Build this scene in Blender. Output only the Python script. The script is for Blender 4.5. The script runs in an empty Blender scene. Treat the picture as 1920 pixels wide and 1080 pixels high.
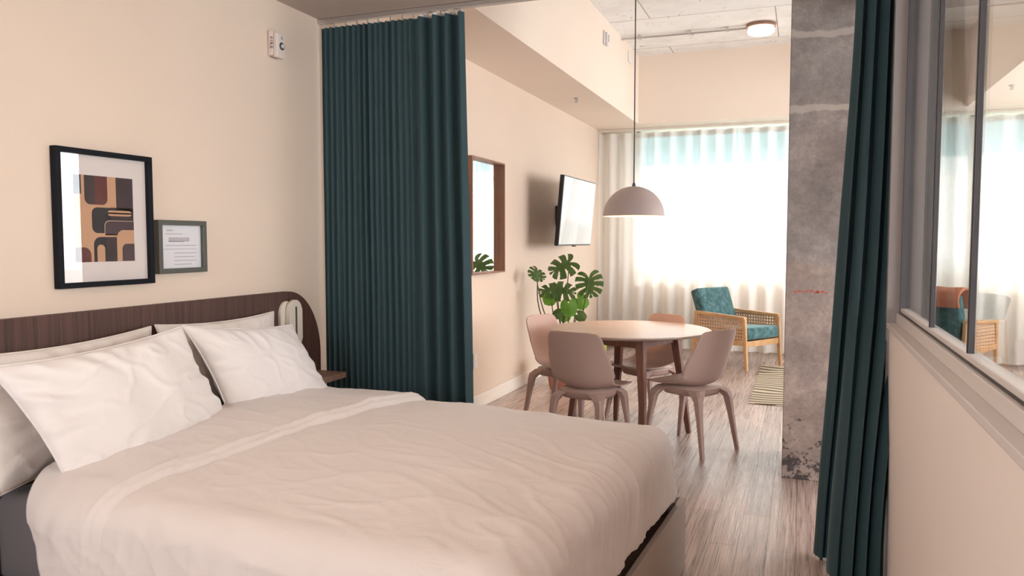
import bpy, bmesh, math, random
from mathutils import Vector, Matrix, noise
random.seed(7)
R = math.radians
D = bpy.data
S = bpy.context.scene
COL = S.collection

# ------------------------------------------------------------------ camera, world, sun, lights, exposure
cam_d = D.cameras.new('camera'); cam = D.objects.new('camera', cam_d); COL.objects.link(cam)
cam_d.sensor_width = 36.0
cam_d.lens = 36.0 * 1448 / 1920
cam_d.clip_start = 0.02
cam.location = (0, 0, 1.42)
cam.rotation_euler = (R(90 - 3.517), 0, R(20.59))
S.camera = cam
S.view_settings.view_transform = 'Standard'
S.view_settings.look = 'None'
S.view_settings.exposure = 1.2
S.view_settings.gamma = 1.0

W = D.worlds.new('sky'); S.world = W; W.use_nodes = True
bg = W.node_tree.nodes['Background']
bg.inputs['Color'].default_value = (0.94, 0.96, 1.0, 1)
bg.inputs['Strength'].default_value = 5.2

def light(name, kind, loc, rot, energy, color=(1, 1, 1), **kw):
    l = D.lights.new(name, kind); l.energy = energy; l.color = color
    for k, v in kw.items(): setattr(l, k, v)
    o = D.objects.new(name, l); COL.objects.link(o); o.location = loc; o.rotation_euler = rot
    return o

# late morning sun through the big window (about 39 degrees high)
sun = light('sun', 'SUN', (1, 14, 6), (R(-51), 0, R(-4)), 5, (1.0, 0.93, 0.84), angle=R(1.0))
# portal across the window opening: guides the sky light in, gives off none itself
port = light('window_portal', 'AREA', (0.6, 10.42, 1.98), (R(-90), 0, 0), 1, shape='RECTANGLE', size=5.6, size_y=1.8)
port.data.cycles.is_portal = True
# portals in the unseen side and rear windows, added to bring in light
port2 = light('window_portal_side', 'AREA', (3.66, 1.6, 1.62), (0, R(90), 0), 1, shape='RECTANGLE', size=1.75, size_y=3.6)
port2.data.cycles.is_portal = True
port4 = light('window_portal_rear', 'AREA', (-1.5, -1.87, 1.7), (R(90), 0, 0), 1, shape='RECTANGLE', size=1.5, size_y=1.3)
port4.data.cycles.is_portal = True
port3 = light('window_portal_living', 'AREA', (3.66, 7.02, 1.72), (0, R(90), 0), 1, shape='RECTANGLE', size=1.85, size_y=4.15)
port3.data.cycles.is_portal = True

# ------------------------------------------------------------------ node helpers
def mat(name, base=(.8, .8, .8), rough=.6, metal=0, spec=.5, **kw):
    m = D.materials.new(name); m.use_nodes = True
    b = m.node_tree.nodes['Principled BSDF']
    b.inputs['Base Color'].default_value = (*base, 1)
    b.inputs['Roughness'].default_value = rough
    b.inputs['Metallic'].default_value = metal
    b.inputs['Specular IOR Level'].default_value = spec
    for k, v in kw.items():
        k = k.replace('_', ' ')
        b.inputs[k].default_value = (*v, 1) if isinstance(v, tuple) else v
    m.diffuse_color = (*base, 1)
    return m

class N:
    """tiny node builder around one material"""
    def __init__(s, m): s.m = m; s.t = m.node_tree; s.b = s.t.nodes['Principled BSDF']
    def n(s, kind, **kw):
        x = s.t.nodes.new(kind)
        for k, v in kw.items(): setattr(x, k, v)
        return x
    def l(s, a, b): s.t.links.new(a, b)
    def coord(s, scale=(1, 1, 1), rot=(0, 0, 0), loc=(0, 0, 0)):
        c = s.n('ShaderNodeTexCoord'); mp = s.n('ShaderNodeMapping')
        mp.inputs['Scale'].default_value = scale; mp.inputs['Rotation'].default_value = rot; mp.inputs['Location'].default_value = loc
        s.l(c.outputs['Object'], mp.inputs['Vector']); return mp.outputs['Vector']
    def noise(s, vec, scale=5, detail=4, rough=.5, dist=0):
        x = s.n('ShaderNodeTexNoise'); x.inputs['Scale'].default_value = scale; x.inputs['Detail'].default_value = detail
        x.inputs['Roughness'].default_value = rough; x.inputs['Distortion'].default_value = dist
        s.l(vec, x.inputs['Vector']); return x.outputs['Fac']
    def ramp(s, fac, stops):
        x = s.n('ShaderNodeValToRGB'); e = x.color_ramp.elements
        while len(e) < len(stops): e.new(.5)
        for i, (p, c) in enumerate(stops):
            e[i].position = p; e[i].color = (*c, 1) if len(c) == 3 else c
        s.l(fac, x.inputs['Fac']); return x.outputs['Color']
    def mix(s, fac, a, b, mode='MIX'):
        x = s.n('ShaderNodeMix', data_type='RGBA', blend_type=mode)
        for sock, v in ((x.inputs[0], fac), (x.inputs[6], a), (x.inputs[7], b)):
            if isinstance(v, (int, float)): sock.default_value = v
            elif isinstance(v, tuple): sock.default_value = (*v, 1)
            else: s.l(v, sock)
        return x.outputs[2]
    def math(s, op, a, b=0.0, c=None):
        x = s.n('ShaderNodeMath', operation=op)
        for i, v in enumerate((a, b) if c is None else (a, b, c)):
            if isinstance(v, (int, float)): x.inputs[i].default_value = v
            else: s.l(v, x.inputs[i])
        return x.outputs[0]
    def bump(s, h, strength=.3, dist=.01):
        x = s.n('ShaderNodeBump'); x.inputs['Strength'].default_value = strength; x.inputs['Distance'].default_value = dist
        s.l(h, x.inputs['Height']); s.l(x.outputs['Normal'], s.b.inputs['Normal'])
    def color(s, c): s.l(c, s.b.inputs['Base Color'])
    def rough(s, c): s.l(c, s.b.inputs['Roughness'])

M = {}
def paint(name, c, rough=.75, spec=.3):
    m = mat(name, c, rough, spec=spec); k = N(m); v = k.coord()
    k.bump(k.noise(v, 90, 3), .06, .004)
    k.color(k.mix(k.noise(v, 1.3, 3), tuple(x * .97 for x in c), tuple(min(1, x * 1.03) for x in c)))
    M[name] = m; return m
paint('wall_paint', (.75, .605, .495))
paint('partition_paint', (.90, .80, .74))  # wall paint made lighter here, standing in for light the partition lacks
paint('soffit_paint', (.87, .74, .63))
paint('trim_paint', (.86, .78, .70), .5)
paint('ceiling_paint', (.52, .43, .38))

# concrete ceiling, painted white, with board joints
m = M['white_concrete'] = mat('white_concrete', (.8, .78, .75), .8, spec=.2); k = N(m); v = k.coord()
c = k.ramp(k.noise(v, 2.2, 8, .65), [(.3, (.80, .78, .75)), (.55, (.92, .90, .88))])
br = k.n('ShaderNodeTexBrick'); br.inputs['Scale'].default_value = 1; br.inputs['Mortar Size'].default_value = .006
br.inputs['Brick Width'].default_value = 2.44; br.inputs['Row Height'].default_value = 1.22
br.inputs['Color1'].default_value = (1, 1, 1, 1); br.inputs['Color2'].default_value = (.97, .97, .97, 1); br.inputs['Mortar'].default_value = (.45, .42, .40, 1)
k.l(k.coord(loc=(.3, .45, 0)), br.inputs['Vector'])
sp = k.ramp(k.noise(v, 9, 3, .7, 1.5), [(.30, (.42, .33, .27)), (.345, (1, 1, 1))])
c = k.mix(1.0, k.mix(1.0, c, br.outputs['Color'], 'MULTIPLY'), sp, 'MULTIPLY')
k.color(c); k.bump(k.noise(v, 25, 6, .7), .25, .01)

# column concrete: cast bands, pits, black scuffs low down
m = M['column_concrete'] = mat('column_concrete', (.3, .26, .24), .85, spec=.3); k = N(m); v = k.coord()
c = k.ramp(k.math('ADD', k.math('MULTIPLY', k.noise(v, 4.5, 10, .72), .65), k.math('MULTIPLY', k.noise(v, 26, 6, .8), .35)), [(.30, (.17, .15, .145)), (.5, (.31, .275, .262)), (.68, (.50, .44, .41))])
c = k.mix(k.ramp(k.noise(v, 1.1, 3), [(.35, (0, 0, 0)), (.65, (1, 1, 1))]), c, k.mix(1.0, c, (.86, .78, .74), 'MULTIPLY'))
sep = k.n('ShaderNodeSeparateXYZ'); tc = k.n('ShaderNodeTexCoord'); k.l(tc.outputs['Object'], sep.inputs[0]); z = sep.outputs['Z']
wob = k.math('MULTIPLY', k.math('SUBTRACT', k.noise(v, 6, 4), .5), .10)
zz = k.math('ADD', z, wob)
def band(z0, w, edge=.01):
    d = k.math('ABSOLUTE', k.math('SUBTRACT', zz, z0))
    x = k.n('ShaderNodeMapRange'); x.inputs[1].default_value = w; x.inputs[2].default_value = w + edge; x.inputs[3].default_value = 1; x.inputs[4].default_value = 0
    k.l(d, x.inputs[0]); return x.outputs[0]
for z0, w in ((2.61, .012), (2.18, .014)):
    c = k.mix(k.math('MULTIPLY', band(z0, w), .55), c, (.60, .52, .46))
lo = k.n('ShaderNodeMapRange'); lo.inputs[1].default_value = 1.27; lo.inputs[2].default_value = 1.30; lo.inputs[3].default_value = 1; lo.inputs[4].default_value = 0
k.l(zz, lo.inputs[0])
c = k.mix(k.math('MULTIPLY', lo.outputs[0], .8), c, k.mix(1.0, c, (1.25, 1.12, 1.05), 'MULTIPLY'))
st = k.n('ShaderNodeMapRange'); st.inputs[1].default_value = .55; st.inputs[2].default_value = .10; st.inputs[3].default_value = 0; st.inputs[4].default_value = .23
k.l(z, st.inputs[0])
scuff = k.math('LESS_THAN', k.noise(v, 13, 8, .75), k.math('ADD', .27, st.outputs[0]))
c = k.mix(k.math('MULTIPLY', scuff, .85), c, (.045, .04, .042))
pits = k.math('LESS_THAN', k.noise(v, 60, 2), .27)
c = k.mix(k.math('MULTIPLY', pits, .5), c, (.08, .07, .065))
k.color(c); k.bump(k.noise(v, 22, 8, .75), .35, .01)

# floor boards along the depth of the room
m = M['floor_wood'] = mat('floor_wood', (.4, .26, .2), .34, spec=.8); k = N(m)
vr = k.coord(rot=(0, 0, R(90)))
br = k.n('ShaderNodeTexBrick', offset=.37, offset_frequency=2); br.inputs['Scale'].default_value = 1
br.inputs['Brick Width'].default_value = 1.22; br.inputs['Row Height'].default_value = .128
br.inputs['Mortar Size'].default_value = .0025; br.inputs['Mortar Smooth'].default_value = .2; br.inputs['Bias'].default_value = 0
br.inputs['Color1'].default_value = (.30, .30, .30, 1); br.inputs['Color2'].default_value = (.75, .75, .75, 1); br.inputs['Mortar'].default_value = (0, 0, 0, 1)
k.l(vr, br.inputs['Vector'])
g = k.noise(k.coord(scale=(42, .9, 1)), 1.0, 8, .66, .5)
g2 = k.noise(k.coord(scale=(150, 2.4, 1)), 1.0, 3, .55)
c = k.ramp(g, [(.32, (.19, .125, .105)), (.5, (.42, .29, .24)), (.68, (.66, .53, .48))])
c = k.mix(.42, c, k.ramp(g2, [(.34, (.15, .105, .09)), (.66, (.72, .60, .56))]))
c = k.mix(.45, c, br.outputs['Color'], 'OVERLAY')
k.color(c)
k.rough(k.ramp(g2, [(.25, (.20, .20, .20)), (.8, (.42, .42, .42))]))
hgt = k.math('ADD', k.math('MULTIPLY', k.math('ADD', g, g2), .5), k.math('MULTIPLY', br.outputs['Fac'], -1.5))
k.bump(hgt, .5, .004)

def wood(name, a, b, scale=(3, 3, 60), rough=.45, bump=.08):
    m = mat(name, b, rough); k = N(m)
    f = k.noise(k.coord(scale=scale), 1.0, 6, .65, .8)
    k.color(k.ramp(f, [(.28, a), (.72, b)])); k.bump(f, bump, .002); M[name] = m; return m
wood('walnut', (.038, .016, .012), (.135, .060, .044), scale=(20, 75, 1.6), rough=.62)
wood('walnut_dark', (.045, .022, .017), (.13, .065, .048), scale=(20, 20, 2))
wood('shelf_wood', (.20, .10, .07), (.38, .22, .16), scale=(3, 30, 30))
wood('oak', (.50, .27, .12), (.74, .47, .25), scale=(6, 6, 6))
wood('table_top_wood', (.40, .30, .26), (.56, .44, .38), scale=(3, 40, 3), rough=.28)
wood('table_leg_wood', (.13, .052, .036), (.25, .11, .075), scale=(30, 30, 2))
wood('mirror_wood', (.20, .08, .045), (.36, .17, .10), scale=(20, 20, 2))
wood('platform_wood', (.14, .09, .06), (.25, .17, .12), scale=(30, 3, 3))
M['chair_plastic'] = mat('chair_plastic', (.46, .315, .27), .5, spec=.35)
M['bed_board'] = mat('bed_board', (.42, .34, .29), .5)

def cloth(name, c, rough=.85, wr=10, bs=.18, weave=True, **kw):
    m = mat(name, c, rough, spec=.2, **kw); k = N(m); v = k.coord()
    h = k.noise(v, wr, 6, .6, .6)
    k.bump(h, bs, .02); M[name] = m; return m
cloth('duvet_cotton', (.79, .715, .685), .8, 7, .22, Sheen_Weight=.15)
cloth('pillow_cotton', (.86, .80, .78), .8, 9, .16, Sheen_Weight=.15)
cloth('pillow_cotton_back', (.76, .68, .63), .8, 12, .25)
cloth('sheet_grey', (.17, .155, .16), .8, 8, .25)
m = mat('teal_velvet', (.042, .074, .084), .8, spec=.15, Sheen_Weight=.34, Sheen_Roughness=.35, Sheen_Tint=(.45, .66, .70)); k = N(m)
k.bump(k.noise(k.coord(scale=(60, 60, 4)), 1, 4), .12, .004); M['teal_velvet'] = m
m = mat('teal_upholstery', (.05, .17, .18), .8, spec=.2, Sheen_Weight=.6, Sheen_Roughness=.35, Sheen_Tint=(.5, .8, .8)); k = N(m)
v = k.coord(); k.color(k.ramp(k.noise(v, 9, 8, .7, 1.6), [(.35, (.035, .085, .095)), (.55, (.085, .175, .185)), (.7, (.19, .31, .31))])); k.bump(k.noise(v, 40, 5), .4, .01)
M['teal_upholstery'] = m
M['curtain_lining'] = mat('curtain_lining', (.72, .68, .68), .8)

# sheer: part see-through, part scattering
m = M['sheer'] = D.materials.new('sheer'); m.use_nodes = True; t = m.node_tree; t.nodes.clear()
out = t.nodes.new('ShaderNodeOutputMaterial'); tr = t.nodes.new('ShaderNodeBsdfTransparent'); tl = t.nodes.new('ShaderNodeBsdfTranslucent'); df = t.nodes.new('ShaderNodeBsdfDiffuse')
tr.inputs[0].default_value = (1, 1, 1, 1); tl.inputs[0].default_value = (.80, .80, .78, 1); df.inputs[0].default_value = (.84, .80, .75, 1)
m1 = t.nodes.new('ShaderNodeMixShader'); m1.inputs[0].default_value = .87; t.links.new(tl.outputs[0], m1.inputs[1]); t.links.new(df.outputs[0], m1.inputs[2])
m2 = t.nodes.new('ShaderNodeMixShader'); m2.inputs[0].default_value = .94
t.links.new(tr.outputs[0], m2.inputs[1]); t.links.new(m1.outputs[0], m2.inputs[2]); t.links.new(m2.outputs[0], out.inputs[0])

def glassy(name, tint=(1, 1, 1), ior=1.45):
    m = M[name] = D.materials.new(name); m.use_nodes = True; t = m.node_tree; t.nodes.clear()
    out = t.nodes.new('ShaderNodeOutputMaterial'); tr = t.nodes.new('ShaderNodeBsdfTransparent'); gl = t.nodes.new('ShaderNodeBsdfGlossy'); fr = t.nodes.new('ShaderNodeFresnel')
    tr.inputs[0].default_value = (*tint, 1); gl.inputs['Roughness'].default_value = .0; fr.inputs['IOR'].default_value = ior
    ge = t.nodes.new('ShaderNodeNewGeometry'); mr = t.nodes.new('ShaderNodeMapRange'); mr.inputs[3].default_value = ior; mr.inputs[4].default_value = 1 / ior
    t.links.new(ge.outputs['Backfacing'], mr.inputs[0]); t.links.new(mr.outputs[0], fr.inputs['IOR'])   # same reflectance from either side of the thin sheet
    mx = t.nodes.new('ShaderNodeMixShader'); t.links.new(fr.outputs[0], mx.inputs[0]); t.links.new(tr.outputs[0], mx.inputs[1]); t.links.new(gl.outputs[0], mx.inputs[2]); t.links.new(mx.outputs[0], out.inputs[0])
glassy('clear_glass', (.97, .985, .98), 1.33); glassy('tinted_glass', (.22, .52, .57), 1.33); glassy('picture_glass', (1, 1, 1), 1.5)

M['black_metal'] = mat('black_metal', (.035, .033, .036), .38, .6)
M['frame_grey'] = mat('frame_grey', (.075, .07, .075), .45, .2)
M['jamb_grey'] = mat('jamb_grey', (.27, .235, .23), .55)
M['sill_white'] = mat('sill_white', (.72, .66, .63), .4)
M['steel'] = mat('steel', (.6, .58, .57), .3, .9)
M['white_plastic'] = mat('white_plastic', (.78, .74, .72), .4)
M['alarm_plastic'] = mat('alarm_plastic', (.70, .60, .55), .45)
M['black_frame'] = mat('black_frame', (.008, .009, .013), .6, spec=.15)
M['grey_frame'] = mat('grey_frame', (.085, .085, .07), .5)
M['mat_board'] = mat('mat_board', (.78, .69, .66), .8)
M['paper'] = mat('paper', (.82, .80, .84), .7)
M['grey_ink'] = mat('grey_ink', (.55, .50, .54), .8)
M['mirror'] = mat('mirror', (.9, .92, .92), .01, 1.0)
M['screen'] = mat('screen', (.05, .055, .06), .04, spec=1.0, Coat_Weight=1.0, Coat_Roughness=.02, Coat_IOR=1.7)
M['tv_black'] = mat('tv_black', (.02, .02, .022), .4)
M['pendant_paint'] = mat('pendant_paint', (.50, .40, .37), .55)
M['pendant_inner'] = mat('pendant_inner', (.85, .68, .50), .6)
M['cord'] = mat('cord', (.10, .09, .09), .6)
M['cream_metal'] = mat('cream_metal', (.72, .64, .55), .4)
M['dark_slot'] = mat('dark_slot', (.10, .07, .055), .6)
M['letters'] = mat('letters', (.10, .02, .015), .6)
M['lens'] = mat('lens', (.45, .45, .46), .1, spec=.8)
M['pot'] = mat('terracotta_pink', (.55, .24, .18), .6)
M['soil'] = mat('soil', (.05, .035, .025), .9)
M['stem'] = mat('stem_green', (.10, .12, .05), .6)
def leafmat(name, a, b):
    m = mat(name, b, .42, spec=.5, Subsurface_Weight=0.0, Transmission_Weight=0.0); k = N(m); v = k.coord()
    k.color(k.ramp(k.noise(v, 14, 3), [(.35, a), (.7, b)]))
    t = k.t; out = [n for n in t.nodes if n.type == 'OUTPUT_MATERIAL'][0]
    tl = k.n('ShaderNodeBsdfTranslucent'); tl.inputs[0].default_value = (b[0] * 1.5, b[1] * 1.6, b[2], 1)
    mx = k.n('ShaderNodeMixShader'); mx.inputs[0].default_value = .3
    k.l(k.b.outputs[0], mx.inputs[1]); k.l(tl.outputs[0], mx.inputs[2]); k.l(mx.outputs[0], out.inputs[0]); M[name] = m
leafmat('leaf_dark', (.035, .075, .022), (.09, .16, .045))
leafmat('leaf_bright', (.07, .19, .03), (.16, .36, .06))
leafmat('leaf_lime', (.30, .42, .05), (.45, .58, .09))
for n_, c_ in dict(art_tan=(.60, .34, .20), art_maroon=(.12, .028, .025), art_dark=(.045, .028, .03), art_black=(.018, .016, .02), art_plum=(.07, .04, .045), art_pale=(.70, .50, .38)).items():
    M[n_] = mat(n_, c_, .75)
M['throw'] = cloth('throw_orange', (.62, .25, .15), .9, 14, .3)
m = M['cane'] = mat('cane_weave', (.68, .43, .27), .6); k = N(m); v = k.coord(scale=(1, 1, 1))
w1 = k.n('ShaderNodeTexWave', wave_type='BANDS', bands_direction='X'); w1.inputs['Scale'].default_value = 9; k.l(v, w1.inputs['Vector'])
w2 = k.n('ShaderNodeTexWave', wave_type='BANDS', bands_direction='Z'); w2.inputs['Scale'].default_value = 9; k.l(v, w2.inputs['Vector'])
hole = k.math('MULTIPLY', w1.outputs['Fac'], w2.outputs['Fac'])
k.l(k.math('LESS_THAN', hole, .52), k.b.inputs['Alpha'])
m = M['rug'] = mat('rug_zebra', (.6, .5, .4), .95, spec=.1); k = N(m); v = k.coord(scale=(1, 1, 1))
wv = k.n('ShaderNodeTexWave', wave_type='BANDS', bands_direction='Y', wave_profile='SIN'); wv.inputs['Scale'].default_value = 2.8; wv.inputs['Distortion'].default_value = 16
wv.inputs['Detail'].default_value = 0.4; wv.inputs['Detail Scale'].default_value = .5; k.l(v, wv.inputs['Vector'])
k.color(k.ramp(wv.outputs['Fac'], [(.30, (.13, .115, .075)), (.42, (.60, .50, .39))])); k.bump(k.noise(v, 120, 3), .4, .005)
M['fringe'] = mat('fringe', (.66, .56, .46), .9)
def emit(name, c, s, base=(.9, .85, .8)):
    m = mat(name, base, .5); b = m.node_tree.nodes['Principled BSDF']; b.inputs['Emission Color'].default_value = (*c, 1); b.inputs['Emission Strength'].default_value = s; M[name] = m
emit('lamp_diffuser', (1, .80, .58), 1.3); emit('bulb', (1, .70, .40), 12)
M['red_paint'] = mat('red_spray', (.60, .10, .06), .8)
M['ground'] = mat('ground_pavement', (.45, .44, .42), .9)

# ------------------------------------------------------------------ object helpers
def wm(o):
    m_ = Matrix.Identity(4)
    while o: m_ = o.matrix_basis @ m_; o = o.parent
    return m_
def obj(name, bm, material, parent=None, smooth=False, world=False, loc=None, raw=False):
    """one mesh object; world=True: bm is in world space and is moved into the parent's space (or to loc)"""
    if world:
        if parent: bm.transform(wm(parent).inverted())
        elif loc is not None: bm.transform(Matrix.Translation(-Vector(loc)))
    me = D.meshes.new(name)
    if not raw: bmesh.ops.recalc_face_normals(bm, faces=bm.faces[:])
    bm.to_mesh(me); bm.free()
    for mm in (material if isinstance(material, (list, tuple)) else [material]): me.materials.append(M[mm] if isinstance(mm, str) else mm)
    if smooth: me.polygons.foreach_set('use_smooth', [True] * len(me.polygons))
    o = D.objects.new(name, me); COL.objects.link(o)
    if parent: o.parent = parent
    if loc is not None: o.location = loc
    return o
def thing(name, label, cat, loc=(0, 0, 0), rz=0, group=None):
    o = D.objects.new(name, None); COL.objects.link(o); o.location = loc; o.rotation_euler = (0, 0, rz); o.empty_display_size = .1
    o['label'] = label; o['category'] = cat
    if group: o['group'] = group
    return o
def tag(o, label, cat, group=None):
    o['label'] = label; o['category'] = cat
    if group: o['group'] = group
    return o
def struct(name, bm, material, smooth=False, parent=None):
    o = obj(name, bm, material, parent, smooth)
    if not parent: o['kind'] = 'structure'
    return o
def NB(): return bmesh.new()
def bx(bm, x0, x1, y0, y1, z0, z1, bev=0, seg=2, mtx=None, mi=0):
    r = bmesh.ops.create_cube(bm, size=1)['verts']
    for v in r: v.co = Vector(((x0 + x1) / 2 + v.co.x * (x1 - x0), (y0 + y1) / 2 + v.co.y * (y1 - y0), (z0 + z1) / 2 + v.co.z * (z1 - z0)))
    if mi:
        for f in {f for v in r for f in v.link_faces}: f.material_index = mi
    if bev:
        es = list({e for v in r for e in v.link_edges})
        q = bmesh.ops.bevel(bm, geom=es, offset=bev, segments=seg, affect='EDGES', profile=.5)
        r = list({v for f in q['faces'] for v in f.verts} | {v for v in r if v.is_valid})
    if mtx: bmesh.ops.transform(bm, matrix=mtx, verts=r)
    return bm
def box(*a, **k): return bx(NB(), *a, **k)
def tube(bm, pts, rad, n=10, cap=True, close=False):
    """sweep a circle along pts; rad may be a number or a list"""
    pts = [Vector(p) for p in pts]; L = len(pts); rings = []
    prev = None
    for i, p in enumerate(pts):
        a = pts[i - 1] if (i > 0 or close) else p; b = pts[(i + 1) % L] if (i < L - 1 or close) else p
        d = (b - a).normalized()
        u = prev - d * prev.dot(d) if prev else (d.orthogonal())
        u.normalize(); prev = u; w = d.cross(u)
        r = rad[i] if isinstance(rad, (list, tuple)) else rad
        rings.append([bm.verts.new(p + (u * math.cos(t) + w * math.sin(t)) * r) for t in [2 * math.pi * j / n for j in range(n)]])
    for i in range(L - (0 if close else 1)):
        A, B = rings[i], rings[(i + 1) % L]
        for j in range(n): bm.faces.new((A[j], A[(j + 1) % n], B[(j + 1) % n], B[j]))
    if cap and not close: bm.faces.new(rings[0][::-1]); bm.faces.new(rings[-1])
    return bm
def lathe(bm, prof, n=48, c=(0, 0, 0), closed=False):
    rings = []
    for r, z in prof:
        if r < 1e-6: rings.append([bm.verts.new((c[0], c[1], c[2] + z))])
        else: rings.append([bm.verts.new((c[0] + r * math.cos(2 * math.pi * j / n), c[1] + r * math.sin(2 * math.pi * j / n), c[2] + z)) for j in range(n)])
    for A, B in zip(rings[:-1], rings[1:]):
        for j in range(n):
            a0, a1 = A[j % len(A)], A[(j + 1) % len(A)]; b0, b1 = B[j % len(B)], B[(j + 1) % len(B)]
            q = []
            for x in (a0, a1, b1, b0):
                if x not in q: q.append(x)
            if len(q) > 2: bm.faces.new(q)
    return bm
def prism(bm, poly, axis, a, b, bev=0):
    """extrude a 2-D outline between a and b along axis ('x': poly is (y,z); 'y': (x,z); 'z': (x,y))"""
    f = {'x': lambda p, t: (t, p[0], p[1]), 'y': lambda p, t: (p[0], t, p[1]), 'z': lambda p, t: (p[0], p[1], t)}[axis]
    A = [bm.verts.new(f(p, a)) for p in poly]; B = [bm.verts.new(f(p, b)) for p in poly]; n = len(poly)
    fs = [bm.faces.new(A), bm.faces.new(B[::-1])] + [bm.faces.new((A[i], B[i], B[(i + 1) % n], A[(i + 1) % n])) for i in range(n)]
    if bev:
        bmesh.ops.bevel(bm, geom=list({e for e in fs[0].edges} | {e for e in fs[1].edges}), offset=bev, segments=2, affect='EDGES')
    return bm
def rrect(x0, x1, y0, y1, r, n=8, corners=(1, 1, 1, 1)):
    """rounded outline, corners bl br tr tl"""
    pts = []
    for (cx, cy, a0, on) in ((x0 + r, y0 + r, 180, corners[0]), (x1 - r, y0 + r, 270, corners[1]), (x1 - r, y1 - r, 0, corners[2]), (x0 + r, y1 - r, 90, corners[3])):
        if on:
            for i in range(n + 1):
                t = R(a0 + 90 * i / n); pts.append((cx + r * math.cos(t), cy + r * math.sin(t)))
        else:
            pts.append((x0 if a0 in (180, 90) else x1, y0 if a0 in (180, 270) else y1))
    return pts
def grid(bm, nu, nv, f, flip=False):
    V = [[bm.verts.new(f(i / nu, j / nv)) for j in range(nv + 1)] for i in range(nu + 1)]
    for i in range(nu):
        for j in range(nv):
            q = (V[i][j], V[i + 1][j], V[i + 1][j + 1], V[i][j + 1])
            bm.faces.new(q[::-1] if flip else q)
    return V
def taper(bm, p0, p1, s0, s1, bev=.004, up=None):
    """square tapered bar p0->p1, half sizes s0,s1"""
    p0, p1 = Vector(p0), Vector(p1); d = (p1 - p0).normalized(); u = Vector(up or (1, 0, 0)); u = (u - d * u.dot(d)).normalized(); w = d.cross(u)
    if not isinstance(s0, tuple): s0 = (s0, s0)
    if not isinstance(s1, tuple): s1 = (s1, s1)
    A = [bm.verts.new(p0 + u * (a * s0[0]) + w * (b * s0[1])) for a, b in ((-1, -1), (1, -1), (1, 1), (-1, 1))]
    B = [bm.verts.new(p1 + u * (a * s1[0]) + w * (b * s1[1])) for a, b in ((-1, -1), (1, -1), (1, 1), (-1, 1))]
    fs = [bm.faces.new(A[::-1]), bm.faces.new(B)] + [bm.faces.new((A[i], A[(i + 1) % 4], B[(i + 1) % 4], B[i])) for i in range(4)]
    if bev: bmesh.ops.bevel(bm, geom=list({e for f in fs for e in f.edges}), offset=bev, segments=2, affect='EDGES')
    return bm
nz = lambda x, y, z=0: noise.noise(Vector((x, y, z)))
def sm(a, b, x):
    t = max(0, min(1, (x - a) / (b - a))); return t * t * (3 - 2 * t)

# ------------------------------------------------------------------ the setting
WX = -2.555; WR = 3.6; YB = -1.8; YW = 10.25; ZC = 3.70; ZB = 2.65
struct('floor', box(WX - .3, WR + .3, YB - .3, YW + .2, -.12, 0), 'floor_wood')
struct('wall_left', box(WX - .2, WX, YB - .2, YW + .3, 0, ZC + .15), 'wall_paint')
bm = NB()
for a in ((WX - .2, -2.3, 0, ZC + .15), (-.7, WR + .2, 0, ZC + .15), (-2.3, -.7, 0, 1.0), (-2.3, -.7, 2.4, ZC + .15)): bx(bm, a[0], a[1], YB - .2, YB, a[2], a[3])
struct('wall_front', bm, 'wall_paint')
added_rear_win = thing('window_5', '', 'window', (-1.5, YB - .1, 1.0)); del added_rear_win['label']; del added_rear_win['category']; added_rear_win['kind'] = 'structure'  # window added behind the camera, never in view, to brighten the bedroom
bm = NB()
for a in ((-2.3, -.7, 1.0, 1.05), (-2.3, -.7, 2.35, 2.4), (-2.3, -2.25, 1.0, 2.4), (-.75, -.7, 1.0, 2.4)): bx(bm, a[0], a[1], YB - .14, YB - .09, a[2], a[3])
obj('window_frame', bm, 'trim_paint', added_rear_win, world=True)
obj('pane', box(-2.25, -.75, YB - .12, YB - .117, 1.05, 2.35), 'clear_glass', added_rear_win, world=True)
bm = NB()
for a in ((YB - .2, -.2, 0, ZC + .15), (3.4, 4.95, 0, ZC + .15), (9.1, YW + .3, 0, ZC + .15), (-.2, 3.4, 0, .75), (-.2, 3.4, 2.5, ZC + .15), (4.95, 9.1, 0, .8), (4.95, 9.1, 2.65, ZC + .15)): bx(bm, WR, WR + .2, *a)
struct('wall_right', bm, 'wall_paint')
for n_, ya, yb, za, zb in ((3, -.2, 3.4, .75, 2.5), (4, 4.95, 9.1, .80, 2.65)):  # two unseen windows added in the right wall to light both rooms
    added_side_win = thing('window_%d' % n_, '', 'window', (WR + .1, (ya + yb) / 2, za)); del added_side_win['label']; del added_side_win['category']; added_side_win['kind'] = 'structure'
    bm = NB(); ym = (ya + yb) / 2
    for a in ((ya, yb, za, za + .05), (ya, yb, zb - .05, zb), (ya, ya + .05, za, zb), (yb - .05, yb, za, zb), (ym - .03, ym + .03, za, zb)): bx(bm, WR + .08, WR + .13, *a)
    obj('window_frame', bm, 'trim_paint', added_side_win, world=True)
    for a, b in ((ya + .05, ym - .03), (ym + .03, yb - .05)): obj('pane', box(WR + .10, WR + .103, a, b, za + .05, zb - .05), 'clear_glass', added_side_win, world=True)
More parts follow.
